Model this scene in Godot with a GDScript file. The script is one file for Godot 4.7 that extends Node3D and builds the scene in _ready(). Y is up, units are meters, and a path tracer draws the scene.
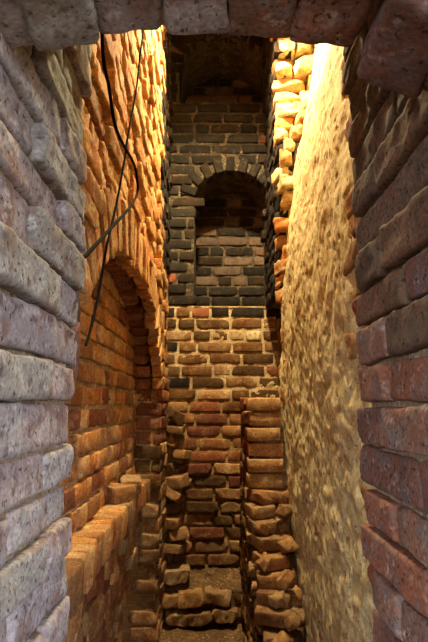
extends Node3D
# A narrow brick shaft seen through a hole in a thick wall. Local notation: X right, H above the eye, D in front of the eye (metres).
const EYE := 1.40
const LOW := -1.40
const TOP := 3.15
const PART_LIMIT := 290
var rng := RandomNumberGenerator.new()
var M := {}
var bricks_far: Array = []
var headers_far: Array = []
var bricks_rough: Array = []
var headers_rough: Array = []
var bricks_worn: Array = []
var headers_worn: Array = []
var bricks_near: Array = []
var headers_near: Array = []
var stones: Array = []
var noise_a := FastNoiseLite.new()
var noise_b := FastNoiseLite.new()
var counts := {}
var merged := {}

func V(x: float, h: float, d: float) -> Vector3:
	return Vector3(x, h + EYE, -d)

func _ready():
	rng.seed = 4711
	setup_view_and_light()
	setup_noise()
	setup_materials()
	setup_meshes()
	build_cellar()
	build_front_wall()
	build_left_wall()
	build_back_wall()
	build_right_wall()
	build_floor_and_ceiling()
	build_bench()
	build_loose_things()
	build_cables()
	build_lamp()

# ------------------------------------------------------------------ camera, sky, exposure
func setup_view_and_light():
	var cam := Camera3D.new()
	cam.name = "camera"
	add_child(cam)
	cam.fov = rad_to_deg(2.0 * atan(321.0 / 520.0))
	cam.near = 0.02
	cam.far = 60.0
	cam.position = Vector3(0, EYE, 0)
	cam.rotation = Vector3(atan(83.0 / 520.0), -atan(2.0 / 520.0), 0)
	cam.current = true
	var sky_mat := ProceduralSkyMaterial.new()          # an overcast day outside the cellar windows
	sky_mat.sky_top_color = Color(0.86, 0.89, 0.96)
	sky_mat.sky_horizon_color = Color(0.90, 0.92, 0.96)
	sky_mat.ground_bottom_color = Color(0.42, 0.42, 0.42)
	sky_mat.ground_horizon_color = Color(0.55, 0.56, 0.57)
	sky_mat.sun_angle_max = 1.0
	var sky := Sky.new()
	sky.sky_material = sky_mat
	var env := Environment.new()
	env.background_mode = Environment.BG_SKY
	env.sky = sky
	env.background_energy_multiplier = 30.0
	env.tonemap_mode = Environment.TONE_MAPPER_LINEAR
	env.tonemap_exposure = 1.0
	env.sdfgi_enabled = true
	env.ssao_enabled = true
	env.ssil_enabled = true
	var we := WorldEnvironment.new()
	we.name = "world_environment"
	we.environment = env
	add_child(we)

const LAMP_POS := Vector3(0.10, 3.90, -2.55)
const LAMP_ENERGY := 12.5

# ------------------------------------------------------------------ noise, textures, materials
func setup_noise():
	noise_a.seed = 11
	noise_a.noise_type = FastNoiseLite.TYPE_SIMPLEX_SMOOTH
	noise_a.frequency = 1.0
	noise_a.fractal_octaves = 4
	noise_b.seed = 29
	noise_b.noise_type = FastNoiseLite.TYPE_SIMPLEX_SMOOTH
	noise_b.frequency = 1.0
	noise_b.fractal_octaves = 2

func field(freq: float, octaves: int, s: int, size := 512) -> Image:
	var n := FastNoiseLite.new()
	n.seed = s
	n.noise_type = FastNoiseLite.TYPE_SIMPLEX_SMOOTH
	n.frequency = freq
	n.fractal_octaves = octaves
	n.fractal_gain = 0.58
	return n.get_seamless_image(size, size)

# layers: [[noise image, threshold, softness, colour], ...] laid over the base colour; fine grain multiplies
func blotched(base: Color, layers: Array, grain: Image, grain_amount: float) -> ImageTexture:
	var size: int = grain.get_width()
	var im := Image.create(size, size, true, Image.FORMAT_RGB8)
	for y in size:
		for x in size:
			var c := base
			var g: float = grain.get_pixel(x, y).r
			for l in layers:
				var t: float = (l[0].get_pixel(x, y).r - l[1] + (g - 0.5) * 0.25) / l[2]
				if t > 0.0:
					c = c.lerp(l[3], minf(t, 1.0))
			var k := 1.0 + (g - 0.5) * grain_amount
			im.set_pixel(x, y, Color(c.r * k, c.g * k, c.b * k))
	im.generate_mipmaps()
	return ImageTexture.create_from_image(im)

func mat(tex: Texture2D, tint: Color, scale: float, bump: Texture2D, bump_cm: float, rough := 0.95) -> StandardMaterial3D:
	var m := StandardMaterial3D.new()
	m.albedo_texture = tex
	m.albedo_color = tint
	m.roughness = rough
	m.metallic_specular = 0.25
	m.uv1_triplanar = true
	m.uv1_world_triplanar = true
	m.uv1_scale = Vector3(scale, scale, scale)
	if bump:
		m.heightmap_enabled = true
		m.heightmap_texture = bump
		m.heightmap_scale = bump_cm
	return m

func plain(c: Color, rough := 0.7) -> StandardMaterial3D:
	var m := StandardMaterial3D.new()
	m.albedo_color = c
	m.roughness = rough
	m.metallic_specular = 0.15
	return m

func setup_materials():
	var coarse := field(0.006, 3, 3)
	var blot := field(0.014, 4, 5)
	var blot2 := field(0.02, 4, 8)
	var streak := field(0.055, 4, 21)
	var fine := field(0.09, 4, 13)
	var pits := field(0.05, 3, 17)
	var bump_fine := ImageTexture.create_from_image(field(0.11, 5, 40))
	var bump_coarse := ImageTexture.create_from_image(field(0.05, 5, 41))
	var orange := blotched(Color(0.71, 0.54, 0.36), [[coarse, 0.52, 0.2, Color(0.66, 0.46, 0.30)], [blot, 0.56, 0.22, Color(0.80, 0.69, 0.50)], [streak, 0.70, 0.12, Color(0.36, 0.24, 0.17)]], fine, 0.5)
	var sandy := blotched(Color(0.76, 0.61, 0.42), [[coarse, 0.5, 0.15, Color(0.72, 0.49, 0.31)], [blot, 0.56, 0.22, Color(0.83, 0.74, 0.56)], [streak, 0.70, 0.12, Color(0.38, 0.27, 0.18)]], fine, 0.5)
	var red := blotched(Color(0.54, 0.36, 0.27), [[coarse, 0.5, 0.2, Color(0.48, 0.29, 0.22)], [blot, 0.6, 0.22, Color(0.66, 0.48, 0.35)], [streak, 0.70, 0.12, Color(0.25, 0.16, 0.12)]], fine, 0.5)
	var soot := blotched(Color(0.155, 0.135, 0.115), [[coarse, 0.52, 0.2, Color(0.20, 0.16, 0.13)], [blot2, 0.66, 0.2, Color(0.28, 0.22, 0.16)], [streak, 0.70, 0.12, Color(0.09, 0.08, 0.07)]], fine, 0.7)
	var lime := blotched(Color(0.62, 0.60, 0.60), [[coarse, 0.58, 0.2, Color(0.56, 0.47, 0.43)], [blot, 0.52, 0.22, Color(0.71, 0.69, 0.69)], [blot2, 0.62, 0.25, Color(0.43, 0.38, 0.37)], [streak, 0.70, 0.12, Color(0.30, 0.27, 0.26)]], fine, 0.45)
	var jamb_red := blotched(Color(0.53, 0.38, 0.31), [[coarse, 0.5, 0.2, Color(0.46, 0.36, 0.31)], [blot, 0.53, 0.22, Color(0.47, 0.42, 0.40)], [blot2, 0.64, 0.3, Color(0.66, 0.60, 0.56)], [streak, 0.70, 0.12, Color(0.22, 0.17, 0.15)]], fine, 0.5)
	var tan_stone := blotched(Color(0.60, 0.48, 0.34), [[coarse, 0.5, 0.2, Color(0.52, 0.36, 0.24)], [blot, 0.58, 0.22, Color(0.70, 0.59, 0.42)], [streak, 0.70, 0.12, Color(0.32, 0.24, 0.17)]], fine, 0.55)
	var mortar := blotched(Color(0.72, 0.62, 0.46), [[coarse, 0.5, 0.2, Color(0.62, 0.51, 0.36)], [blot, 0.6, 0.22, Color(0.82, 0.73, 0.56)], [streak, 0.70, 0.12, Color(0.42, 0.33, 0.23)]], fine, 0.5)
	var soot_mortar := blotched(Color(0.32, 0.28, 0.215), [[coarse, 0.50, 0.2, Color(0.22, 0.19, 0.15)], [blot, 0.60, 0.15, Color(0.44, 0.37, 0.27)], [streak, 0.66, 0.12, Color(0.09, 0.08, 0.07)]], fine, 0.6)
	var weathered_shaded := blotched(Color(0.44, 0.365, 0.31), [[coarse, 0.52, 0.15, Color(0.37, 0.31, 0.265)], [blot2, 0.58, 0.14, Color(0.46, 0.34, 0.28)], [streak, 0.68, 0.12, Color(0.20, 0.17, 0.15)]], fine, 0.6)  # brown crusted brick, its tone also holding some shade of the right jamb
	var plaster := blotched(Color(0.79, 0.73, 0.55), [[coarse, 0.5, 0.25, Color(0.70, 0.61, 0.43)], [blot, 0.58, 0.4, Color(0.86, 0.80, 0.64)], [blot2, 0.62, 0.16, Color(0.60, 0.47, 0.30)], [pits, 0.76, 0.05, Color(0.40, 0.30, 0.19)]], fine, 0.4)
	var earth := blotched(Color(0.40, 0.30, 0.20), [[coarse, 0.5, 0.2, Color(0.34, 0.25, 0.165)], [blot, 0.6, 0.22, Color(0.52, 0.41, 0.28)], [pits, 0.80, 0.03, Color(0.70, 0.63, 0.52)]], fine, 0.7)
	M.orange = []
	for t in [Color(1, 1, 1), Color(0.90, 0.84, 0.80), Color(1, 0.93, 0.84), Color(0.82, 0.76, 0.74), Color(1, 0.88, 0.76)]:
		M.orange.append(mat(orange, t, 1.9, bump_fine, 0.09))
	M.sandy = []
	for t in [Color(1, 1, 1), Color(0.90, 0.86, 0.82), Color(1, 0.95, 0.88)]:
		M.sandy.append(mat(sandy, t, 1.9, bump_fine, 0.08))
	M.red = []
	for t in [Color(1, 1, 1), Color(0.85, 0.80, 0.80), Color(1, 0.92, 0.85)]:
		M.red.append(mat(red, t, 1.9, bump_fine, 0.04))
	M.weathered_shaded = []
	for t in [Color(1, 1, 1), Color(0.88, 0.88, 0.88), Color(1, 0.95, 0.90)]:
		M.weathered_shaded.append(mat(weathered_shaded, t, 2.3, bump_fine, 0.04))
	M.soot = []
	for t in [Color(1, 1, 1), Color(0.86, 0.86, 0.86), Color(1, 0.92, 0.84)]:
		M.soot.append(mat(soot, t, 1.9, bump_fine, 0.04))
	M.lime = []
	for t in [Color(1, 1, 1), Color(0.94, 0.92, 0.93), Color(1, 0.96, 0.95), Color(0.94, 0.95, 0.92)]:
		M.lime.append(mat(lime, t, 2.3, bump_fine, 0.04))
	M.jamb_red = []
	for t in [Color(1, 1, 1), Color(0.86, 0.84, 0.86), Color(1, 0.92, 0.88)]:
		M.jamb_red.append(mat(jamb_red, t, 2.3, bump_fine, 0.04))
	M.tan = []
	for t in [Color(1, 1, 1), Color(0.86, 0.82, 0.80), Color(1, 0.93, 0.86)]:
		M.tan.append(mat(tan_stone, t, 1.9, bump_fine, 0.04))
	M.smoked = []
	for t in [Color(0.64, 0.61, 0.57), Color(0.74, 0.67, 0.60), Color(0.55, 0.52, 0.49)]:
		M.smoked.append(mat(tan_stone, t, 1.9, bump_fine, 0.04))
	M.cream = []
	for t in [Color(1, 1, 1), Color(0.94, 0.90, 0.86)]:
		M.cream.append(mat(plaster, t, 1.9, bump_fine, 0.04))
	M.mortar = mat(mortar, Color(1, 1, 1), 1.7, bump_coarse, 0.1)
	M.mortar_grey = mat(mortar, Color(0.80, 0.82, 0.90), 1.7, bump_coarse, 0.1)
	M.mortar_brown = mat(mortar, Color(0.84, 0.78, 0.70), 1.7, bump_coarse, 0.1)
	M.mortar_soot = mat(soot_mortar, Color(1, 1, 1), 1.7, bump_coarse, 0.1)
	M.plaster = mat(plaster, Color(1, 1, 1), 1.3, bump_fine, 0.04)
	M.earth = mat(earth, Color(1, 1, 1), 1.4, bump_coarse, 0.1)
	M.cable = plain(Color(0.03, 0.028, 0.027), 0.95)
	M.cable_grey = plain(Color(0.11, 0.10, 0.085), 0.95)
	M.enamel = plain(Color(0.80, 0.79, 0.75), 0.5)
	M.socket = plain(Color(0.06, 0.055, 0.05), 0.4)
	M.concrete = mat(mortar, Color(0.66, 0.69, 0.76), 1.0, bump_coarse, 0.05)
	M.cellar = mat(mortar, Color(0.88, 0.88, 0.9), 1.0, bump_coarse, 0.1)

func pick(a: Array):
	return a[rng.randi() % a.size()]

# ------------------------------------------------------------------ brick shapes
func ticks(n: int, size: float, r: float) -> PackedFloat32Array:
	var t := PackedFloat32Array([-size / 2])
	for i in n + 1:
		t.append(lerpf(-size / 2 + r, size / 2 - r, float(i) / n))
	t.append(size / 2)
	return t

# a worn brick: rounded edges, knocked-off corners, uneven faces; local x along its length, y up, z towards the viewer
func brick_mesh(size: Vector3, n: Vector3i, r: float, amp: float, freq: float, chips: int, chip_depth: float) -> ArrayMesh:
	var tx := ticks(n.x, size.x, r)
	var ty := ticks(n.y, size.y, r)
	var tz := ticks(n.z, size.z, r)
	var inner := size / 2 - Vector3(r, r, r)
	var off := Vector3(rng.randf(), rng.randf(), rng.randf()) * 50.0
	var planes := []
	for c in chips:
		var d := Vector3(rng.randf_range(0.3, 1) * (1 if rng.randf() < 0.5 else -1), rng.randf_range(0.4, 1) * (1 if rng.randf() < 0.5 else -1), rng.randf_range(0.5, 1.1)).normalized()
		planes.append([d, absf(d.x) * size.x / 2 + absf(d.y) * size.y / 2 + absf(d.z) * size.z / 2 - rng.randf_range(0.4, 1) * chip_depth])
	var index := {}
	var verts := PackedVector3Array()
	var st := SurfaceTool.new()
	st.begin(Mesh.PRIMITIVE_TRIANGLES)
	var lim := Vector3i(tx.size() - 1, ty.size() - 1, tz.size() - 1)
	var get_vertex := func(i: int, j: int, k: int) -> int:
		var key := Vector3i(i, j, k)
		if index.has(key):
			return index[key]
		var p := Vector3(tx[i], ty[j], tz[k])
		var q := p.clamp(-inner, inner)
		var nrm := (p - q).normalized()
		p = q + nrm * r
		var s := p * freq + off
		p += nrm * (noise_a.get_noise_3dv(s * 0.45) * amp + noise_a.get_noise_3dv(s * 2.6) * amp * 0.28)
		p += Vector3(noise_b.get_noise_3dv(s + Vector3(7, 0, 0)), noise_b.get_noise_3dv(s + Vector3(0, 9, 0)), noise_b.get_noise_3dv(s + Vector3(0, 0, 5))) * amp * 0.3
		for pl in planes:
			var e: float = pl[0].dot(p) - pl[1]
			if e > 0:
				p -= pl[0] * e
		var id := verts.size()
		verts.append(p)
		st.add_vertex(p)
		index[key] = id
		return id
	var quad := func(a: int, b: int, c: int, d: int):
		st.add_index(a); st.add_index(c); st.add_index(b)
		st.add_index(a); st.add_index(d); st.add_index(c)
	st.set_smooth_group(0)
	for i in lim.x:
		for j in lim.y:
			quad.call(get_vertex.call(i, j, lim.z), get_vertex.call(i + 1, j, lim.z), get_vertex.call(i + 1, j + 1, lim.z), get_vertex.call(i, j + 1, lim.z))
			quad.call(get_vertex.call(i + 1, j, 0), get_vertex.call(i, j, 0), get_vertex.call(i, j + 1, 0), get_vertex.call(i + 1, j + 1, 0))
	for i in lim.x:
		for k in lim.z:
			quad.call(get_vertex.call(i, lim.y, k + 1), get_vertex.call(i + 1, lim.y, k + 1), get_vertex.call(i + 1, lim.y, k), get_vertex.call(i, lim.y, k))
			quad.call(get_vertex.call(i, 0, k), get_vertex.call(i + 1, 0, k), get_vertex.call(i + 1, 0, k + 1), get_vertex.call(i, 0, k + 1))
	for j in lim.y:
		for k in lim.z:
			quad.call(get_vertex.call(lim.x, j, k + 1), get_vertex.call(lim.x, j, k), get_vertex.call(lim.x, j + 1, k), get_vertex.call(lim.x, j + 1, k + 1))
			quad.call(get_vertex.call(0, j, k), get_vertex.call(0, j, k + 1), get_vertex.call(0, j + 1, k + 1), get_vertex.call(0, j + 1, k))
	st.generate_normals()
	return st.commit()

# all brick meshes have unit nominal size 1 x 1 x 1 in the sense that size metadata is kept beside them
func setup_meshes():
	for i in 10:
		bricks_far.append([brick_mesh(Vector3(0.235, 0.07, 0.11), Vector3i(6, 2, 3), 0.006, 0.006, 22.0, 2, 0.018), Vector3(0.235, 0.07, 0.11)])
		headers_far.append([brick_mesh(Vector3(0.112, 0.07, 0.11), Vector3i(4, 2, 3), 0.006, 0.006, 22.0, 1, 0.016), Vector3(0.112, 0.07, 0.11)])
	for i in 10:
		bricks_rough.append([brick_mesh(Vector3(0.235, 0.07, 0.11), Vector3i(9, 4, 4), 0.004, 0.010, 26.0, 4, 0.035), Vector3(0.235, 0.07, 0.11)])
		headers_rough.append([brick_mesh(Vector3(0.112, 0.07, 0.11), Vector3i(6, 4, 4), 0.004, 0.010, 26.0, 3, 0.03), Vector3(0.112, 0.07, 0.11)])
	for i in 10:
		bricks_worn.append([brick_mesh(Vector3(0.235, 0.07, 0.11), Vector3i(14, 4, 4), 0.004, 0.0055, 42.0, 3, 0.022), Vector3(0.235, 0.07, 0.11)])
		headers_worn.append([brick_mesh(Vector3(0.112, 0.07, 0.11), Vector3i(8, 4, 4), 0.004, 0.0055, 42.0, 2, 0.02), Vector3(0.112, 0.07, 0.11)])
	for i in 8:
		bricks_near.append([brick_mesh(Vector3(0.24, 0.066, 0.11), Vector3i(24, 8, 8), 0.006, 0.0055, 24.0, 2, 0.010), Vector3(0.24, 0.066, 0.11)])
		headers_near.append([brick_mesh(Vector3(0.13, 0.066, 0.11), Vector3i(14, 8, 8), 0.006, 0.0055, 24.0, 1, 0.010), Vector3(0.13, 0.066, 0.11)])
	for i in 8:
		stones.append([brick_mesh(Vector3(0.15, 0.09, 0.12), Vector3i(6, 5, 5), 0.007, 0.02, 20.0, 9, 0.055), Vector3(0.15, 0.09, 0.12)])

func in_view(p: Vector3) -> bool:
	var pitch := atan(83.0 / 520.0)
	var h := p.y - EYE
	var d := -p.z
	var zc := d * cos(pitch) + h * sin(pitch)
	if zc < 0.1:
		return false
	var x := 212.0 + 520.0 * p.x / zc
	var y := 321.0 - 520.0 * (h * cos(pitch) - d * sin(pitch)) / zc
	return x > -30 and x < 458 and y > -30 and y < 672

# one brick (or stone) of a wall: a part of its own while in view, joined into the wall's brickwork beyond that
func lay(parent: Node3D, shape: Array, material: Material, centre: Vector3, size: Vector3, turn: Basis, part_name := "brick"):
	var top: Node = parent
	while top.get_parent() != self:
		top = top.get_parent()
	var s: Vector3 = size / shape[1]
	var t := Transform3D(turn * Basis.from_scale(s), centre)
	if not merged.has(top):
		merged[top] = {}
		counts[top] = 0
	if in_view(centre) and counts[top] < PART_LIMIT * (3 if parent != top else 1):
		counts[top] += 1
		var o := MeshInstance3D.new()
		o.name = part_name
		o.mesh = shape[0]
		o.material_override = material
		o.transform = parent_inverse(parent) * t
		parent.add_child(o, true)
		return
	if not merged[top].has(material):
		var st := SurfaceTool.new()
		st.begin(Mesh.PRIMITIVE_TRIANGLES)
		merged[top][material] = st
	merged[top][material].append_from(shape[0], 0, t)

func parent_inverse(p: Node3D) -> Transform3D:
	var t := Transform3D.IDENTITY
	var n: Node = p
	while n != self:
		t = n.transform * t
		n = n.get_parent()
	return t.affine_inverse()

func finish(top: Node3D):
	if not merged.has(top) or merged[top].is_empty():
		return
	var am := ArrayMesh.new()
	for m in merged[top]:
		merged[top][m].set_material(m)
		merged[top][m].commit(am)
	var o := MeshInstance3D.new()
	o.name = "brickwork"
	o.mesh = am
	o.set_meta("kind", "stuff")
	top.add_child(o, true)

func setting(called: String, label: String, category: String) -> Node3D:
	var o := Node3D.new()
	o.name = called
	add_child(o, true)
	o.set_meta("kind", "structure")
	o.set_meta("label", label)
	o.set_meta("category", category)
	return o

func piece(parent: Node, called: String, mesh: Mesh, material: Material) -> MeshInstance3D:
	var o := MeshInstance3D.new()
	o.name = called
	o.mesh = mesh
	o.material_override = material
	parent.add_child(o, true)
	return o

# an uneven sheet; f(u, v) gives the point, keep(u, v) says whether a cell exists
func sheet(nu: int, nv: int, f: Callable, keep = null, flip := false) -> ArrayMesh:
	var st := SurfaceTool.new()
	st.begin(Mesh.PRIMITIVE_TRIANGLES)
	st.set_smooth_group(0)
	for j in nv + 1:
		for i in nu + 1:
			st.add_vertex(f.call(float(i) / nu, float(j) / nv))
	for j in nv:
		for i in nu:
			if keep != null and not keep.call((i + 0.5) / nu, (j + 0.5) / nv):
				continue
			var a := j * (nu + 1) + i
			var b := a + 1
			var c := a + nu + 2
			var d := a + nu + 1
			if flip:
				for q in [a, b, c, a, c, d]: st.add_index(q)
			else:
				for q in [a, c, b, a, d, c]: st.add_index(q)
	st.generate_normals()
	return st.commit()

func box(lo: Vector3, hi: Vector3) -> ArrayMesh:
	var st := SurfaceTool.new()
	var b := BoxMesh.new()
	b.size = (hi - lo).abs()
	st.append_from(b, 0, Transform3D(Basis(), (lo + hi) / 2))
	return st.commit()

func rough(p: Vector3, freq: float) -> float:
	return noise_a.get_noise_3dv(p * freq)

func jitter(deg: float) -> Basis:
	return Basis.from_euler(Vector3(rng.randf_range(-1, 1), rng.randf_range(-1, 1), rng.randf_range(-1, 1)) * deg_to_rad(deg))

var FACE_BACK := Basis.IDENTITY                                     # face looks at the camera
var FACE_RIGHT := Basis.from_euler(Vector3(0, PI / 2, 0))           # a left wall's brick: face looks right
var FACE_LEFT := Basis.from_euler(Vector3(0, -PI / 2, 0))

# ------------------------------------------------------------------ the cellar room the camera stands in
func build_cellar():
	var w := setting("wall_cellar_rear", "grey plastered cellar wall behind the viewer with two openings shaped for the daylight", "wall")
	piece(w, "wall_panel", box(Vector3(-2.2, -0.1, 1.1), Vector3(-1.35, 2.75, 1.35)), M.cellar)
	piece(w, "wall_panel", box(Vector3(-0.45, -0.1, 1.1), Vector3(0.42, 2.75, 1.35)), M.cellar)  # unseen pier added between the openings to block daylight from the end wall
	piece(w, "wall_panel", box(Vector3(1.85, -0.1, 1.1), Vector3(2.2, 2.75, 1.35)), M.cellar)
	piece(w, "added_parapet", box(Vector3(-1.6, -0.1, 1.1), Vector3(-0.45, 1.0, 1.35)), M.cellar)  # unseen parapets, raised to cut daylight on the upper jambs
	piece(w, "added_parapet", box(Vector3(0.42, -0.1, 1.1), Vector3(1.85, 0.75, 1.35)), M.cellar)
	piece(w, "lintel", box(Vector3(-2.2, 2.1, 1.1), Vector3(2.2, 2.75, 1.35)), M.cellar)
	var l := setting("wall_cellar_left", "grey plastered cellar wall on the viewer's left", "wall")
	piece(l, "wall_panel", box(Vector3(-2.45, -0.1, -0.6), Vector3(-2.2, 2.75, 1.35)), M.cellar)
	var r := setting("wall_cellar_right", "grey plastered cellar wall on the viewer's right", "wall")
	piece(r, "wall_panel", box(Vector3(2.2, -0.1, -0.6), Vector3(2.45, 2.75, 1.35)), M.cellar)
	var c := setting("ceiling_cellar", "grey plastered cellar ceiling above the viewer", "ceiling")
	piece(c, "ceiling_slab", box(Vector3(-2.45, 2.6, -0.6), Vector3(2.45, 2.85, 1.35)), M.cellar)

# ------------------------------------------------------------------ the thick wall with the hole we look through
func jamb_face(side: float, half: float, d0: float, d1: float) -> ArrayMesh:
	return sheet(70, 260, func(u: float, v: float) -> Vector3:
		var d := lerpf(d0, d1, u)
		var h := lerpf(LOW, 1.0, v)
		var p := V(0, h, d)
		return V(side * (half + (0.014 if side < 0 or h > 0.1 else 0.012) + rough(p + Vector3(side * 5, 0, 0), 9.0) * 0.004 + rough(p, 40.0) * 0.003), h, d), null, side > 0)

func build_front_wall():
	var w := setting("wall_front", "thick brick wall around the opening in the foreground", "wall")
	piece(w, "core", box(V(-2.45, LOW, 0.47), V(-0.30, 1.0, 0.90)), M.mortar_grey)
	piece(w, "core", box(V(0.33, LOW, 0.47), V(2.45, 1.0, 0.88)), M.mortar_grey)
	piece(w, "lintel", box(V(-2.45, 0.72, 0.60), V(2.45, TOP + 0.2, 0.90)), M.mortar)
	piece(w, "lintel", box(V(-2.45, 0.56, 0.42), V(2.45, TOP + 0.2, 0.60)), M.mortar_grey)
	# left jamb: joints measured from the picture
	var lj := piece(w, "jamb", jamb_face(-1.0, 0.245, 0.46, 0.925), M.mortar_grey)
	var joints := [0.469, 0.402, 0.337, 0.277, 0.207, 0.137, 0.067, 0.003, -0.070, -0.133, -0.190, -0.252, -0.321, -0.390]
	var h := 0.469
	while h < 0.85:
		h += 0.067
		joints.push_front(h)
	h = -0.390
	while h > LOW:
		h -= 0.068
		joints.push_back(h)
	for i in joints.size() - 1:
		var hc: float = (joints[i] + joints[i + 1]) / 2
		var hh: float = joints[i] - joints[i + 1] - 0.006
		var end := 0.948 + rng.randf_range(-0.020, 0.016)
		var first := i % 2 == 0 or rng.randf() < 0.2
		while end > 0.45:
			var len := rng.randf_range(0.125, 0.16) if first else rng.randf_range(0.25, 0.29)
			first = false
			var m = pick(M.lime)
			var x := -0.245 + rng.randf_range(-0.008, 0.008)
			lay(lj, pick(bricks_near if len > 0.18 else headers_near), m, V(x - 0.055, hc, end - len / 2), Vector3(len - 0.006, hh, 0.11), FACE_RIGHT * jitter(1.8))
			end -= len
	# broken pieces wedged at the far edge of the jamb
	for k in [[0.165, 0.965, 38], [0.10, 0.975, 52]]:
		lay(lj, pick(headers_near), pick(M.jamb_red), V(-0.298, k[0], k[1]), Vector3(0.11, 0.05, 0.09), FACE_RIGHT * Basis.from_euler(Vector3(0.1, 0.1, deg_to_rad(-k[2]))))
	# right jamb
	var rj := piece(w, "jamb", jamb_face(1.0, 0.265, 0.46, 0.905), M.mortar_grey)
	joints = [0.270, 0.196, 0.135, 0.066, 0.0, -0.070, -0.141, -0.203, -0.267, -0.335]
	h = 0.270
	while h < 0.85:
		h += 0.066
		joints.push_front(h)
	h = -0.335
	while h > LOW:
		h -= 0.068
		joints.push_back(h)
	for i in joints.size() - 1:
		var hc: float = (joints[i] + joints[i + 1]) / 2
		var hh: float = joints[i] - joints[i + 1] - 0.008
		var end := 0.938 + rng.randf_range(-0.02, 0.02)
		var first := i % 2 == 1 or rng.randf() < 0.2
		while end > 0.45:
			var len := rng.randf_range(0.125, 0.16) if first else rng.randf_range(0.24, 0.28)
			first = false
			var m = pick(M.jamb_red)
			if hc > 0.08 + rng.randf_range(-0.08, 0.08) and (end > 0.75 or hc > 0.3):  # upper courses go darker: part real crust, part shade put into the colour
				m = pick(M.weathered_shaded)
			var x := 0.265 + rng.randf_range(-0.008, 0.008)
			lay(rj, pick(bricks_near if len > 0.18 else headers_near), m, V(x + 0.055, hc, end - len / 2), Vector3(len - 0.007, hh, 0.11), FACE_LEFT * jitter(1.8))
			end -= len
	# the ring of bricks on edge over the opening
	var arch := piece(w, "arch", box(V(-0.5, 0.535, 0.43), V(0.5, 0.575, 0.57)), M.mortar_grey)
	var ring := [[-0.335, 0.395, 16, "l"], [-0.258, 0.432, 14, "l"], [-0.183, 0.437, 9, "l"], [-0.103, 0.459, 4, "l"], [-0.021, 0.455, 1, "d"], [0.062, 0.453, -4, "r"], [0.146, 0.443, -6, "r"], [0.232, 0.378, -20, "r"], [0.312, 0.36, -26, "r"]]
	for a in ring:
		var tilt := Basis.from_euler(Vector3(rng.randf_range(-0.05, 0.05), rng.randf_range(-0.08, 0.08), deg_to_rad(a[2])))
		var m = pick(M.lime) if a[3] == "l" else (M.lime[1] if a[3] == "d" else pick(M.jamb_red))
		# length of the mesh runs along D, its height along X
		var turn: Basis = tilt * Basis(Vector3(0, 0, -1), Vector3(-1, 0, 0), Vector3(0, 1, 0)).orthonormalized()
		lay(arch, pick(headers_near), m, V(a[0], a[1] + 0.06, 0.515), Vector3(0.14, 0.080, 0.125), turn)
	finish(w)

# ------------------------------------------------------------------ left wall with the arched recess
const ARCH_D := 2.17
const ARCH_A := 0.955
const ARCH_H := 0.10
const ARCH_B := 0.465
const LEDGE := -0.43

func in_recess(d: float, h: float, grow := 0.0) -> bool:
	if h < LEDGE - 0.02:
		return false
	if h < ARCH_H:
		return d > ARCH_D - ARCH_A - grow and d < 3.15 + grow * 0.2
	return pow((d - ARCH_D) / (ARCH_A + grow), 2) + pow((h - ARCH_H) / (ARCH_B + grow), 2) < 1.0

func lower_x(h: float) -> float:
	return -0.372 - 0.085 * clampf((LEDGE - h) / 0.75, 0, 1.2)

func left_material(d: float, h: float):
	var n := noise_b.get_noise_3d(d * 3.0, h * 3.0, 4.0) * 0.25 + rng.randf_range(-0.08, 0.08)
	if d > 3.08 + n * 0.4 and h > 0.95 + n:
		return pick(M.soot)
	if h < -0.6 + n:
		return pick(M.tan) if rng.randf() < 0.6 else pick(M.red)
	if rng.randf() < (0.75 if h > 0.45 + n else 0.3):
		return pick(M.sandy)
	return pick(M.orange)

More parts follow.
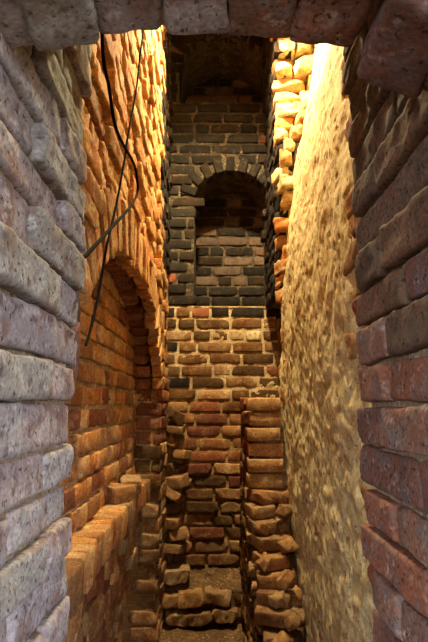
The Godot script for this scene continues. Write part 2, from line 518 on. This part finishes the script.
func build_left_wall():
	var w := setting("wall_left", "lit orange brick wall on the left with an arched recess", "wall")
	piece(w, "core", box(V(-1.75, LOW, 0.85), V(-0.56, TOP, 4.7)), M.mortar)
	var nd := 200
	var nh := 340
	piece(w, "mortar", sheet(nd, nh, func(u: float, v: float) -> Vector3:
		var d := lerpf(0.88, 3.75, u)
		var h := lerpf(LOW, TOP, v)
		var x := -0.366 if h > LEDGE else lower_x(h) - 0.040
		if d > 3.17: x = -0.325
		var p := V(0, h, d)
		return V(x + rough(p, 7.0) * 0.014 + rough(p, 30.0) * 0.012, h, d),
		func(u: float, v: float) -> bool: return not in_recess(lerpf(0.88, 3.75, u), lerpf(LOW, TOP, v), 0.03)), M.mortar_brown)
	# face bricks
	var ch := 0.083
	var row := 0
	var h := LOW + ch / 2
	while h < TOP:
		var d := 0.93 + rng.randf_range(0.0, 0.1)
		var headers := row % 2 == 0
		while d < 3.66:
			var len := 0.118 if (headers and rng.randf() < 0.6) or rng.randf() < 0.15 else 0.242
			len = minf(len, 3.70 - d)
			var c := d + len / 2
			var wobble := noise_b.get_noise_3d(c * 2.0, h * 2.0, 9.0) * 0.012
			if h < LEDGE - 0.11:
				if c > 3.17:
					pass
				elif c + len / 2 < 3.22 - 0.35 * clampf((-0.75 - h) / 0.5, 0, 1):
					lay(w, pick(bricks_worn if len > 0.18 else headers_worn), left_material(c, h), V(lower_x(h) - 0.055 + wobble + rng.randf_range(-0.014, 0.014), h, c), Vector3(len - 0.010, ch - 0.011, 0.11), FACE_RIGHT * jitter(3.5))
			elif h > LEDGE + 0.02 and not in_recess(c, h, 0.17) and not (c > 3.13 and c < 3.26 and h < ARCH_H) and rng.randf() > 0.02:
				var x := -0.31 + wobble + rng.randf_range(-0.016, 0.014)
				lay(w, pick(bricks_worn if len > 0.18 else headers_worn), left_material(c, h), V(x - 0.055, h + rng.randf_range(-0.004, 0.004), c), Vector3(len - 0.014, ch - 0.018, 0.11), FACE_RIGHT * jitter(2.6))
			d += len
		h += ch
		row += 1
	# arch ring of bricks on edge
	var ring := Node3D.new()
	ring.name = "arch"
	w.add_child(ring, true)
	var a := 0.04
	while a < PI - 0.02:
		var dd := -cos(a) * ARCH_A
		var dh := sin(a) * ARCH_B
		var speed := sqrt(pow(sin(a) * ARCH_A, 2) + pow(cos(a) * ARCH_B, 2))
		var nrm := Vector2(dd / (ARCH_A * ARCH_A), dh / (ARCH_B * ARCH_B)).normalized()
		var tilt := atan2(nrm.y, nrm.x)              # direction of the radius in (D, H)
		var radial := V(0, 0, 0) - V(0, 0, 0) + Vector3(0, nrm.y, -nrm.x)
		var tang := Vector3(1, 0, 0).cross(radial)
		var turn := Basis(radial, tang, Vector3(1, 0, 0)) * jitter(2.5)
		for layer in 2:
			# the ring is two bricks deep: pale ends in front with grazing light put in their colour, red ones behind
			var c := V((-0.336 if layer == 0 else -0.413) + rng.randf_range(-0.010, 0.010), ARCH_H + dh + nrm.y * 0.095, ARCH_D + dd + nrm.x * 0.095)
			var m = (pick(M.sandy) if rng.randf() < 0.7 else pick(M.orange)) if layer == 0 else pick(M.red)
			lay(ring, pick(bricks_worn), m, c, Vector3(0.20 + rng.randf_range(-0.02, 0.02), 0.066, 0.058 if layer == 0 else 0.092), turn)
		a += 0.078 / speed
	# back of the recess
	var niche := piece(w, "niche", sheet(130, 70, func(u: float, v: float) -> Vector3:
		var d := lerpf(1.0, 3.25, u)
		var hh := lerpf(LEDGE - 0.1, 0.75, v)
		var p := V(0, hh, d)
		return V(-0.468 + rough(p, 8.0) * 0.01 + rough(p, 30.0) * 0.01, hh, d)), M.mortar)
	h = LEDGE + 0.045
	row = 0
	while h < 0.62:
		var d := 1.05 + rng.randf_range(0, 0.1)
		while d < 3.15:
			var len := 0.118 if (row % 2 == 0) != (rng.randf() < 0.15) else 0.242
			lay(niche, pick(bricks_far if len > 0.18 else headers_far), pick(M.orange) if rng.randf() < 0.7 else (pick(M.sandy) if rng.randf() < 0.6 else pick(M.red)), V(-0.45 - 0.055 + rng.randf_range(-0.010, 0.006), h, d + len / 2), Vector3(len - 0.017, ch - 0.016, 0.11), FACE_RIGHT * jitter(2.0))
			d += len
		h += ch
		row += 1
	# far reveal of the recess, running down to the floor as a brick column
	var col := piece(w, "column", sheet(20, 150, func(u: float, v: float) -> Vector3:
		var x := lerpf(-0.56, -0.325, u)
		var hh := lerpf(LOW, 0.3, v)
		return V(x, hh, 3.175 + rough(V(x, hh, 0), 20.0) * 0.012)), M.mortar)
	h = LOW + 0.04
	while h < ARCH_H + 0.06:
		var m = pick(M.red)
		if h < -0.22:
			m = pick(M.smoked)
		if h < -0.45:
			m = pick(M.tan)
		var shape = pick(headers_far if h > -0.45 else headers_worn)
		lay(col, shape, m, V(-0.383 + rng.randf_range(-0.008, 0.008), h, 3.165 + 0.055 + rng.randf_range(-0.01, 0.012)), Vector3(0.155 + rng.randf_range(-0.012, 0.01), 0.072, 0.12), FACE_BACK * jitter(2.5))
		lay(col, pick(bricks_rough), m, V(-0.36 + rng.randf_range(-0.01, 0.01), h, 3.47), Vector3(0.34, 0.072, 0.11), FACE_RIGHT * jitter(2.5))
		h += ch
	# ledge: bricks on edge
	var ledge := piece(w, "ledge", box(V(-0.56, LEDGE - 0.10, 0.95), V(-0.385, LEDGE - 0.014, 3.2)), M.mortar)
	var d := 1.15
	while d < 3.08:
		var wd := 0.078 if rng.randf() < 0.8 else 0.118
		lay(ledge, pick(headers_far), pick(M.tan) if rng.randf() < 0.35 else pick(M.orange), V(-0.425 + rng.randf_range(-0.010, 0.010), LEDGE - 0.055 + rng.randf_range(-0.002, 0.002), d + wd / 2), Vector3(wd - 0.003, 0.115, 0.125), FACE_RIGHT * jitter(0.7))
		d += wd
	finish(w)

# ------------------------------------------------------------------ back wall with two sooty arched recesses
const BACK := 3.67
# recesses: x0, x1, sill, spring, crown, depth
const R1 := [-0.13, 0.42, 0.695, 1.50, 1.72, 0.42]
const R2 := [-0.24, 0.44, 2.285, 2.58, 2.86, 0.55]

func arch_top(r: Array, x: float) -> float:
	var c: float = (r[0] + r[1]) / 2
	var t: float = clampf((x - c) / ((r[1] - r[0]) / 2), -1, 1)
	return r[3] + (r[4] - r[3]) * sqrt(maxf(0, 1 - t * t))

func in_arch(r: Array, x: float, h: float, grow := 0.0, sill_grow := 0.0) -> bool:
	if x < r[0] - grow * 0.3 or x > r[1] + grow * 0.3 or h < r[2] - sill_grow:
		return false
	return h < arch_top(r, x) + (grow if h > r[3] - 0.04 else 0.0)

func back_material(x: float, h: float):
	var n := noise_b.get_noise_3d(x * 4.0, h * 3.0, 2.0) * 0.12 + rng.randf_range(-0.05, 0.05)
	if h > 0.66 + n:
		return pick(M.soot) if rng.randf() < 0.90 else (pick(M.red) if rng.randf() < 0.4 else pick(M.weathered_shaded))
	if h > 0.03 + n:
		var r := rng.randf()
		if x > 0.24 and h < 0.32 and r < 0.7:
			return pick(M.smoked)
		return pick(M.smoked) if r < 0.45 else (pick(M.tan) if r < 0.80 else (pick(M.cream) if r < 0.93 else (pick(M.soot) if r < 0.96 else pick(M.red))))
	if h > -0.55 + n:
		return pick(M.orange) if rng.randf() < 0.35 else (pick(M.red) if rng.randf() < 0.4 else (pick(M.tan) if rng.randf() < 0.5 else pick(M.smoked)))
	return pick(M.tan) if rng.randf() < 0.55 else (pick(M.red) if rng.randf() < 0.4 else pick(M.smoked))

func recess(w: Node3D, r: Array, called: String, seed_row: int):
	var depth: float = BACK + r[5]
	var x0: float = r[0]
	var x1: float = r[1]
	var n := piece(w, called, sheet(60, 90, func(u: float, v: float) -> Vector3:
		var x := lerpf(x0 - 0.1, x1 + 0.1, u)
		var h := lerpf(r[2] - 0.1, r[4] + 0.1, v)
		return V(x, h, depth + 0.012 - rough(V(x, h, 3), 20.0) * 0.010)), M.mortar_soot)
	# sill, sides and soffit
	piece(w, "sill", sheet(40, 30, func(u: float, v: float) -> Vector3:
		var x := lerpf(x0, x1, u)
		var d := lerpf(BACK - 0.0, depth + 0.05, v)
		return V(x, r[2] - 0.012 + rough(V(x, 0, d), 14.0) * 0.012, d)), M.mortar_soot)
	piece(w, "soffit", sheet(60, 24, func(u: float, v: float) -> Vector3:
		var t := u * 2.0
		var x := x0
		var h: float = r[2]
		if t < 0.5:
			h = lerpf(r[2] - 0.05, r[3], t / 0.5)
		elif t < 1.5:
			var a := PI * (t - 0.5)
			x = (x0 + x1) / 2 - cos(a) * (x1 - x0) / 2
			h = r[3] + (r[4] - r[3]) * sin(a)
		else:
			x = x1
			h = lerpf(r[3], r[2] - 0.05, (t - 1.5) / 0.5)
		var d := lerpf(BACK - 0.0, depth + 0.05, v)
		return V(x + rough(V(x, h, d), 15.0) * 0.01, h + rough(V(x, h, d + 4), 15.0) * 0.01, d)), M.mortar_soot)
	var h: float = r[2] + 0.035
	var row := seed_row
	while h < r[4]:
		var x := x0 - 0.05 - rng.randf() * 0.1
		while x < x1:
			var len := 0.118 if (row % 3 == 0) != (rng.randf() < 0.3) else 0.242
			if x + len > x0 - 0.02:
				lay(n, pick(bricks_far if len > 0.18 else headers_far), (pick(M.soot) if rng.randf() < 0.60 else pick(M.weathered_shaded)), V(x + len / 2, h, depth + 0.055 + rng.randf_range(-0.006, 0.004)), Vector3(len - 0.016, 0.066, 0.11), FACE_BACK * jitter(1.2))
			x += len
		h += 0.083
		row += 1
	# arch ring
	var ring := Node3D.new()
	ring.name = "arch"
	w.add_child(ring, true)
	var aa: float = (x1 - x0) / 2
	var bb: float = r[4] - r[3]
	var a := 0.25
	while a < PI - 0.12:
		var dx := -cos(a) * aa
		var dh := sin(a) * bb
		var speed := sqrt(pow(sin(a) * aa, 2) + pow(cos(a) * bb, 2))
		var nrm := Vector2(dx / (aa * aa), dh / (bb * bb)).normalized()
		var radial := Vector3(nrm.x, nrm.y, 0)
		var turn := Basis(radial, Vector3(0, 0, 1).cross(radial), Vector3(0, 0, 1)) * jitter(2.5)
		lay(ring, pick(headers_far), pick(M.soot), V((x0 + x1) / 2 + dx + nrm.x * 0.058, r[3] + dh + nrm.y * 0.058, BACK + 0.045 + rng.randf_range(-0.006, 0.006)), Vector3(0.118, 0.064, 0.11), turn)
		a += 0.080 / speed

func build_back_wall():
	var w := setting("wall_back", "tall narrow end wall of blackened and reddish bricks", "wall")
	piece(w, "core", box(V(-1.75, LOW, 4.45), V(1.75, TOP, 4.7)), M.mortar)
	var skip := func(u: float, v: float) -> bool:
		var x := lerpf(-0.42, 0.66, u)
		var h := lerpf(LOW, TOP, v)
		return not (in_arch(R1, x, h, 0.02) or in_arch(R2, x, h, 0.02))
	var f := func(u: float, v: float) -> Vector3:
		var x := lerpf(-0.42, 0.66, u)
		var h := lerpf(LOW, TOP, v)
		return V(x, h, BACK + (0.007 if h > 0.03 and h < 0.7 else 0.011) - rough(V(x, h, 1), 9.0) * 0.006 - rough(V(x, h, 2), 34.0) * 0.009)
	piece(w, "mortar", sheet(90, 380, f, func(u: float, v: float) -> bool: return skip.call(u, v) and lerpf(LOW, TOP, v) <= 0.70 and lerpf(LOW, TOP, v) > 0.03), M.mortar)
	piece(w, "mortar", sheet(90, 380, f, func(u: float, v: float) -> bool: return lerpf(LOW, TOP, v) <= 0.03), M.mortar_brown)
	piece(w, "mortar", sheet(90, 380, f, func(u: float, v: float) -> bool: return skip.call(u, v) and lerpf(LOW, TOP, v) > 0.70), M.mortar_soot)
	var ch := 0.0835
	var h := -1.02
	var row := 0
	while h < TOP:
		var x := -0.34 - (0.06 if row % 2 == 0 else 0.14) + rng.randf_range(-0.02, 0.02)
		while x < 0.60:
			var len := rng.randf_range(0.225, 0.255) if rng.randf() < 0.62 else rng.randf_range(0.11, 0.15)
			var c := x + len / 2
			var blocked: bool = in_arch(R1, c, h, 0.12, 0.02) or in_arch(R2, c, h, 0.12, 0.02)
			if blocked and h < R1[4] + 0.1 and x < R1[0] - 0.05:       # a cut brick beside the recess
				len = R1[0] - x + 0.004
				c = x + len / 2
				blocked = false
			elif blocked and len > 0.2:
				len = 0.118
				c = x + len / 2
				blocked = in_arch(R1, c, h, 0.12, 0.02) or in_arch(R2, c, h, 0.12, 0.02)
			if not blocked and c > -0.40:
				var loose := h < -0.42
				lay(w, (pick(bricks_worn if len > 0.18 else headers_worn) if loose else pick(bricks_far if len > 0.18 else headers_far)), back_material(c, h), V(c, h + rng.randf_range(-0.003, 0.003), BACK + 0.055 + rng.randf_range(-0.008, 0.006) - (rng.randf_range(0, 0.03) if loose else 0.0)), Vector3(len - 0.017, ch - 0.018, 0.11), FACE_BACK * jitter(2.5 if loose else 1.2))
			x += len
		h += ch
		row += 1
	recess(w, R1, "niche", 0)
	recess(w, R2, "niche", 1)
	# stones and mortar bulging out of the left corner
	piece(w, "mortar_slump", sheet(30, 60, func(u: float, v: float) -> Vector3:
		var hh := lerpf(0.02, -1.05, v)
		var out: float = 0.13 * smoothstep(0.0, 0.3, v) * (1.0 - 0.4 * v)
		var x := lerpf(-0.36, -0.12 - 0.10 * v, u)
		var p := V(x, hh, 0)
		return V(x, hh, BACK + 0.03 - out * (1.0 - u * u) + rough(p, 9.0) * 0.03 + rough(p, 26.0) * 0.015)), M.mortar_brown)
	for k in 11:
		var hh := -0.08 - k * 0.085
		lay(w, pick(headers_worn), pick(M.smoked) if rng.randf() < 0.45 else pick(M.tan), V(-0.25 + rng.randf_range(-0.05, 0.06) - 0.02 * k / 11.0, hh, 3.60 + rng.randf_range(-0.04, 0.02)), Vector3(rng.randf_range(0.08, 0.14), rng.randf_range(0.05, 0.085), 0.13), Basis.from_euler(Vector3(rng.randf_range(-0.3, 0.3), rng.randf_range(-0.4, 0.4), rng.randf_range(-0.5, 0.3))), "stone")
	# footing: a low step of stones with earth on it
	for s in [[-0.24, -1.08, 3.57, 0.19, 0.10, 2], [-0.27, -1.21, 3.54, 0.13, 0.09, -3], [-0.13, -1.20, 3.53, 0.16, 0.11, 4], [0.04, -1.19, 3.54, 0.17, 0.09, -6], [-0.22, -1.31, 3.53, 0.14, 0.08, 0], [-0.08, -1.31, 3.52, 0.16, 0.08, 3], [0.08, -1.30, 3.53, 0.16, 0.09, -2]]:
		lay(w, pick(bricks_rough), pick(M.tan), V(s[0], s[1], s[2]), Vector3(s[3], s[4] * 0.8, 0.17), Basis.from_euler(Vector3(rng.randf_range(-0.1, 0.1), rng.randf_range(-0.2, 0.2), deg_to_rad(s[5]))), "stone")
	piece(w, "footing", sheet(60, 40, func(u: float, v: float) -> Vector3:
		var x := lerpf(-0.36, 0.30, u)
		var d := lerpf(3.72, 3.52, minf(v * 1.6, 1.0))
		var hh := lerpf(-1.04, -1.16, minf(v * 1.6, 1.0)) if v < 0.625 else lerpf(-1.16, -1.42, (v - 0.625) / 0.375)
		var p := V(x, hh, d)
		return V(x, hh + rough(p, 12.0) * 0.02, d + rough(p + Vector3(3, 0, 0), 14.0) * 0.02)), M.earth)
	finish(w)

# ------------------------------------------------------------------ right wall: plaster in front, broken brick edge, sooty brick beyond
func plaster_x(h: float) -> float:
	var pts := [[-1.5, 0.42], [-0.5, 0.40], [0.0, 0.388], [0.42, 0.384], [0.7, 0.402], [1.07, 0.438], [1.38, 0.480], [1.57, 0.520], [1.77, 0.560], [2.2, 0.62], [3.3, 0.66]]
	for i in pts.size() - 1:
		if h < pts[i + 1][0]:
			return lerpf(pts[i][1], pts[i + 1][1], (h - pts[i][0]) / (pts[i + 1][0] - pts[i][0]))
	return 0.66

func build_right_wall():
	var w := setting("wall_right", "right wall of crumbling yellow plaster with a broken brick edge", "wall")
	piece(w, "core", box(V(0.76, LOW, 0.85), V(1.75, TOP, 4.7)), M.mortar)
	var plast := piece(w, "plaster", sheet(240, 440, func(u: float, v: float) -> Vector3:
		var d := lerpf(0.88, 3.02, u)
		var h := lerpf(LOW, TOP, v)
		var p := V(0, h, d)
		var x := plaster_x(h) + rough(p, 2.2) * 0.022 + rough(p + Vector3(0, 0, 9), 9.0) * 0.006
		var crust := rough(p + Vector3(4, 0, 0), 22.0)
		x += crust * 0.003 * (1.0 + clampf(0.45 - h, 0, 0.9) * 2.2)
		var hole := noise_b.get_noise_3dv((p + Vector3(8, 0, 0)) * 17.0)
		if hole > 0.52:
			x += minf((hole - 0.52) * 0.12, 0.012)
		return V(x + rough(p, 60.0) * 0.003 + 0.012, h, d), null, true), M.plaster)
	# bricks bared where the plaster has fallen, near the opening
	var ch := 0.083
	var h := -1.0
	while h < 1.3:
		var d := 1.15 + rng.randf() * 0.1
		while d < 1.75:
			var len := 0.118 if rng.randf() < 0.4 else 0.242
			if d + len < 1.50 + 0.10 * noise_b.get_noise_2d(h * 9.0, 3.0) + clampf(h - 0.2, 0, 1) * 0.2:
				lay(plast, pick(bricks_rough if len > 0.18 else headers_rough), pick(M.red) if rng.randf() < 0.35 else pick(M.tan), V(plaster_x(h) + 0.064 + rng.randf_range(-0.008, 0.008), h, d + len / 2), Vector3(len - 0.012, ch - 0.012, 0.11), FACE_LEFT * jitter(3))
			d += len
		h += ch
	# the broken end of the brickwork, facing us
	var edge := piece(w, "broken_edge", sheet(40, 260, func(u: float, v: float) -> Vector3:
		var hh := lerpf(-0.3, TOP, v)
		var x := lerpf(0.415, 0.78, u)
		var p := V(x, hh, 0)
		return V(x, hh, 3.03 + rough(p, 11.0) * 0.03 + rough(p, 30.0) * 0.012)), M.mortar)
	h = 0.05
	while h < TOP:
		var x := 0.395 + rng.randf_range(-0.02, 0.03)
		while x < plaster_x(h) + 0.09:
			var len := rng.randf_range(0.08, 0.2)
			if rng.randf() > 0.15:
				var m = pick(M.cream) if rng.randf() < 0.35 and h > 1.2 else (pick(M.sandy) if h > 1.2 or rng.randf() < 0.3 else pick(M.orange))
				lay(edge, pick(headers_rough), m, V(x + len / 2, h, 2.985 + rng.randf_range(-0.035, 0.04)), Vector3(len - 0.008, ch - 0.012, 0.13), FACE_BACK * jitter(5) * Basis.from_euler(Vector3(0, rng.randf_range(-0.3, 0.3), 0)))
			x += len
		h += ch
	# sooty brick face between the broken edge and the end wall
	var far := piece(w, "mortar", sheet(60, 330, func(u: float, v: float) -> Vector3:
		var d := lerpf(3.0, 3.75, u)
		var hh := lerpf(LOW, TOP, v)
		var p := V(0, hh, d)
		var x := 0.425 if hh > 0.68 else 0.485
		return V(x + rough(p, 8.0) * 0.012 + rough(p, 30.0) * 0.01, hh, d), null, true), M.mortar_soot)
	h = LOW + 0.04
	var row := 0
	while h < TOP:
		var d := 3.0 - (0.0 if row % 2 == 0 else 0.05) + rng.randf_range(-0.02, 0.02)
		while d < 3.66:
			var len := 0.118 if (row % 2 == 0) != (rng.randf() < 0.2) else 0.242
			len = minf(len, 3.72 - d)
			var x := 0.395 if h > 0.68 else 0.465
			var m = pick(M.soot) if h > 0.5 + rng.randf_range(-0.2, 0.2) and d + len > 3.12 else (pick(M.smoked) if rng.randf() < 0.6 else pick(M.orange))
			if h > 0.68 or h > 0.0:
				lay(far, pick(bricks_rough if len > 0.18 else headers_rough), m, V(x + 0.055 + rng.randf_range(-0.012, 0.014), h, d + len / 2), Vector3(len - 0.012, ch - 0.012, 0.11), FACE_LEFT * jitter(3))
			d += len
		h += ch
		row += 1
	finish(w)

# ------------------------------------------------------------------ floor and roof of the shaft
func build_floor_and_ceiling():
	var f := setting("floor", "brown earth floor at the bottom of the shaft", "floor")
	piece(f, "earth", sheet(80, 180, func(u: float, v: float) -> Vector3:
		var x := lerpf(-0.7, 0.75, u)
		var d := lerpf(0.80, 3.75, v)
		var p := V(x, 0, d)
		return V(x, -1.37 + rough(p, 5.0) * 0.02 + rough(p, 20.0) * 0.012, d)), M.earth)
	var fc := setting("floor_cellar", "grey concrete cellar floor under the viewer", "floor")
	piece(fc, "concrete", box(Vector3(-3.5, -0.05, -0.47), Vector3(3.5, 0.02, 6.0)), M.concrete)
	piece(f, "slab", box(Vector3(-1.75, -0.25, -4.7), Vector3(1.75, -0.0, 4.5)), M.earth)
	var c := setting("ceiling", "dark closed top of the shaft", "ceiling")
	piece(c, "ceiling_slab", box(V(-1.75, TOP - 0.05, 0.42), V(1.75, TOP + 0.25, 4.7)), M.mortar)

# ------------------------------------------------------------------ low broken wall along the right side, with the standing pier
func bench_end(h: float) -> float:
	# nearest reach (D) of each course; the top is broken into rough steps
	if h > -0.46: return 2.93
	return 2.93 - (-0.46 - h) * 0.95

func build_bench():
	var w := setting("wall_low_right", "low broken brick wall stepping down along the right side", "wall")
	var pier := Node3D.new()
	pier.name = "pier"
	w.add_child(pier, true)
	piece(w, "core", box(V(0.235, LOW, 2.99), V(0.50, 0.0, 3.75)), M.mortar)
	piece(w, "rubble_fill", sheet(40, 120, func(u: float, v: float) -> Vector3:
		var x := lerpf(0.215, 0.50, u)
		var d := lerpf(3.05, 1.3, v)
		var hh := maxf(-0.60 - (3.05 - d) * 1.0, LOW)
		var p := V(x, hh, d)
		if u == 0.0: hh = LOW
		return V(x, hh + rough(p, 9.0) * 0.03 + rough(p, 24.0) * 0.02, d)), M.mortar)
	var ch := 0.083
	var h := 0.0
	while h > LOW:
		var near := bench_end(h)
		# side face bricks
		var d := near
		var first := true
		while d < 3.64:
			var len := 0.118 if rng.randf() < 0.45 else 0.242
			len = minf(len, 3.68 - d)
			var m = pick(M.smoked) if rng.randf() < 0.45 else pick(M.tan)
			if h > -0.5 and rng.randf() < 0.5:
				m = pick(M.red)
			if not first:
				lay(w, pick(bricks_rough if len > 0.18 else headers_rough), m, V(0.195 + 0.055 + rng.randf_range(-0.012, 0.012), h, d + len / 2), Vector3(len - 0.012, ch - 0.013, 0.11), FACE_LEFT * jitter(3))
			else:
				len = 0.115
				if h > -0.46:
					# the pier's own courses, end on
					m = M.orange[0 if rng.randf() < 0.6 else 1]
					if h < -0.36: m = M.cream[1] if rng.randf() < 0.5 else M.smoked[1]
					lay(pier, pick(bricks_far), m, V(0.292 + rng.randf_range(-0.006, 0.006), h, 2.93 + 0.055 + rng.randf_range(-0.012, 0.008)), Vector3(0.19 + rng.randf_range(-0.012, 0.004), ch - 0.014, 0.11), FACE_BACK * jitter(1.8))
				else:
					lay(w, pick(bricks_far), pick(M.tan), V(0.275 + rng.randf_range(-0.02, 0.02), h + rng.randf_range(-0.005, 0.012), near + 0.05), Vector3(rng.randf_range(0.12, 0.165), ch - 0.006, 0.13), jitter(3.5) * Basis.from_euler(Vector3(0, rng.randf_range(-0.4, 0.4), 0)))
					lay(w, pick(stones), pick(M.tan) if rng.randf() < 0.7 else pick(M.smoked), V(0.375 + rng.randf_range(-0.015, 0.02), h - 0.01, near + 0.07), Vector3(0.09, 0.075, 0.11), jitter(30), "stone")
					lay(w, pick(stones), pick(M.tan), V(rng.randf_range(0.24, 0.38), h + 0.01, near - 0.03), Vector3(0.07, 0.05, 0.07), jitter(40), "stone")
			first = false
			d += len
		h -= ch
		if h < -0.44:
			ch = 0.064
	finish(w)

# ------------------------------------------------------------------ loose things
func loose(called: String, label: String, shape: Array, material: Material, centre: Vector3, size: Vector3, turn: Basis, group := ""):
	var o := MeshInstance3D.new()
	o.name = called
	o.mesh = shape[0]
	o.material_override = material
	o.transform = Transform3D(turn * Basis.from_scale(size / shape[1]), centre)
	add_child(o, true)
	o.set_meta("label", label)
	o.set_meta("category", "brick" if called.begins_with("brick") else "stone")
	if group:
		o.set_meta("group", group)

func build_loose_things():
	loose("brick", "broken tan half brick lying nearest on the recess ledge", headers_far[3], M.tan[2], V(-0.42, LEDGE + 0.036, 2.42), Vector3(0.12, 0.07, 0.11), Basis.from_euler(Vector3(0, 0.9, 0)), "bricks on the ledge")
	loose("brick_001", "dusty flat brick lying behind the half brick on the ledge", bricks_far[2], M.tan[0], V(-0.405, LEDGE + 0.034, 2.68), Vector3(0.21, 0.066, 0.10), Basis.from_euler(Vector3(0, 1.75, 0.03)), "bricks on the ledge")

# ------------------------------------------------------------------ cables
func tube(points: Array, radius: float) -> ArrayMesh:
	var curve := Curve3D.new()
	for i in points.size():
		var t := Vector3.ZERO
		if i > 0 and i < points.size() - 1:
			t = (points[i + 1] - points[i - 1]) / 6.0
		curve.add_point(points[i], -t, t)
	curve.bake_interval = 0.012
	var pts := curve.get_baked_points()
	var sides := 8
	var st := SurfaceTool.new()
	st.begin(Mesh.PRIMITIVE_TRIANGLES)
	st.set_smooth_group(0)
	for i in pts.size():
		var dir := (pts[mini(i + 1, pts.size() - 1)] - pts[maxi(i - 1, 0)]).normalized()
		var u := dir.cross(Vector3(0, 0, 1)).normalized()
		var v := u.cross(dir)
		for k in sides:
			var a := TAU * k / sides
			st.add_vertex(pts[i] + (u * cos(a) + v * sin(a)) * radius)
	for i in pts.size() - 1:
		for k in sides:
			var a := i * sides + k
			var b := i * sides + (k + 1) % sides
			for q in [a, b, b + sides, a, b + sides, a + sides]: st.add_index(q)
	st.generate_normals()
	return st.commit()

func build_cables():
	var a := piece(self, "black_cable", tube([V(-0.27, 1.35, 1.10), V(-0.255, 0.849, 1.085), V(-0.255, 0.773, 1.180), V(-0.255, 0.724, 1.269), V(-0.255, 0.738, 1.408), V(-0.255, 0.768, 1.556), V(-0.255, 0.769, 1.644), V(-0.255, 0.720, 1.687), V(-0.255, 0.616, 1.560), V(-0.255, 0.446, 1.272), V(-0.255, 0.340, 1.093), V(-0.258, 0.287, 1.003), V(-0.275, 0.262, 0.94)], 0.0045), M.cable)
	a.set_meta("label", "black cable curving down the left wall to the pale bricks")
	a.set_meta("category", "cable")
	var b := piece(self, "thin_cable", tube([V(-0.29, 2.4, 2.4), V(-0.280, 1.487, 1.900), V(-0.280, 1.142, 1.758), V(-0.280, 0.856, 1.598), V(-0.280, 0.785, 1.569), V(-0.280, 0.570, 1.445), V(-0.280, 0.411, 1.332), V(-0.280, 0.274, 1.261), V(-0.280, 0.179, 1.196), V(-0.280, 0.129, 1.150)], 0.0036), M.cable_grey)
	b.set_meta("label", "thin grey cable hanging straight past the arched recess")
	b.set_meta("category", "cable")

# ------------------------------------------------------------------ the lamp high up in the shaft
func build_lamp():
	var l := Node3D.new()
	l.name = "hanging_lamp"
	l.position = LAMP_POS
	add_child(l, true)
	l.set_meta("label", "warm bulb with an added shade hanging high in the shaft")
	l.set_meta("category", "lamp")
	var bulb := SphereMesh.new()
	bulb.radius = 0.035
	bulb.height = 0.085
	var glow := StandardMaterial3D.new()
	glow.albedo_color = Color(1, 0.92, 0.8)
	glow.emission_enabled = true
	glow.emission = Color(1.0, 0.80, 0.52)
	glow.emission_energy_multiplier = 6.0
	piece(l, "bulb", bulb, glow)
	var sock := CylinderMesh.new()
	sock.top_radius = 0.016
	sock.bottom_radius = 0.022
	sock.height = 0.06
	var s := piece(l, "socket", sock, M.socket)
	s.position = Vector3(0, 0.07, 0)
	piece(l, "cord", tube([Vector3(0, 0.1, 0), Vector3(0.005, 0.4, 0), Vector3(0, TOP + EYE - 0.05 - LAMP_POS.y, 0)], 0.004), M.cable)
	# unseen enamelled shade, added to keep direct light off the upper end wall
	var prof := [Vector2(0.020, 0.095), Vector2(0.036, 0.080), Vector2(0.080, 0.030), Vector2(0.108, -0.030), Vector2(0.118, -0.074)]
	var shade := sheet(40, prof.size() * 2 - 1, func(u: float, v: float) -> Vector3:
		var k := int(round(v * (prof.size() * 2 - 1)))
		var q: Vector2 = prof[k] if k < prof.size() else prof[prof.size() * 2 - 1 - k] - Vector2(0.002, 0.0)
		return Vector3(cos(u * TAU) * q.x, q.y, sin(u * TAU) * q.x))
	piece(l, "added_lamp_shade", shade, M.enamel)
	var o := OmniLight3D.new()
	o.name = "bulb_light"
	o.light_color = Color(1.0, 0.915, 0.71)
	o.light_energy = LAMP_ENERGY
	o.light_size = 0.035
	o.omni_range = 12.0
	o.omni_attenuation = 2.0
	o.shadow_enabled = true
	l.add_child(o)
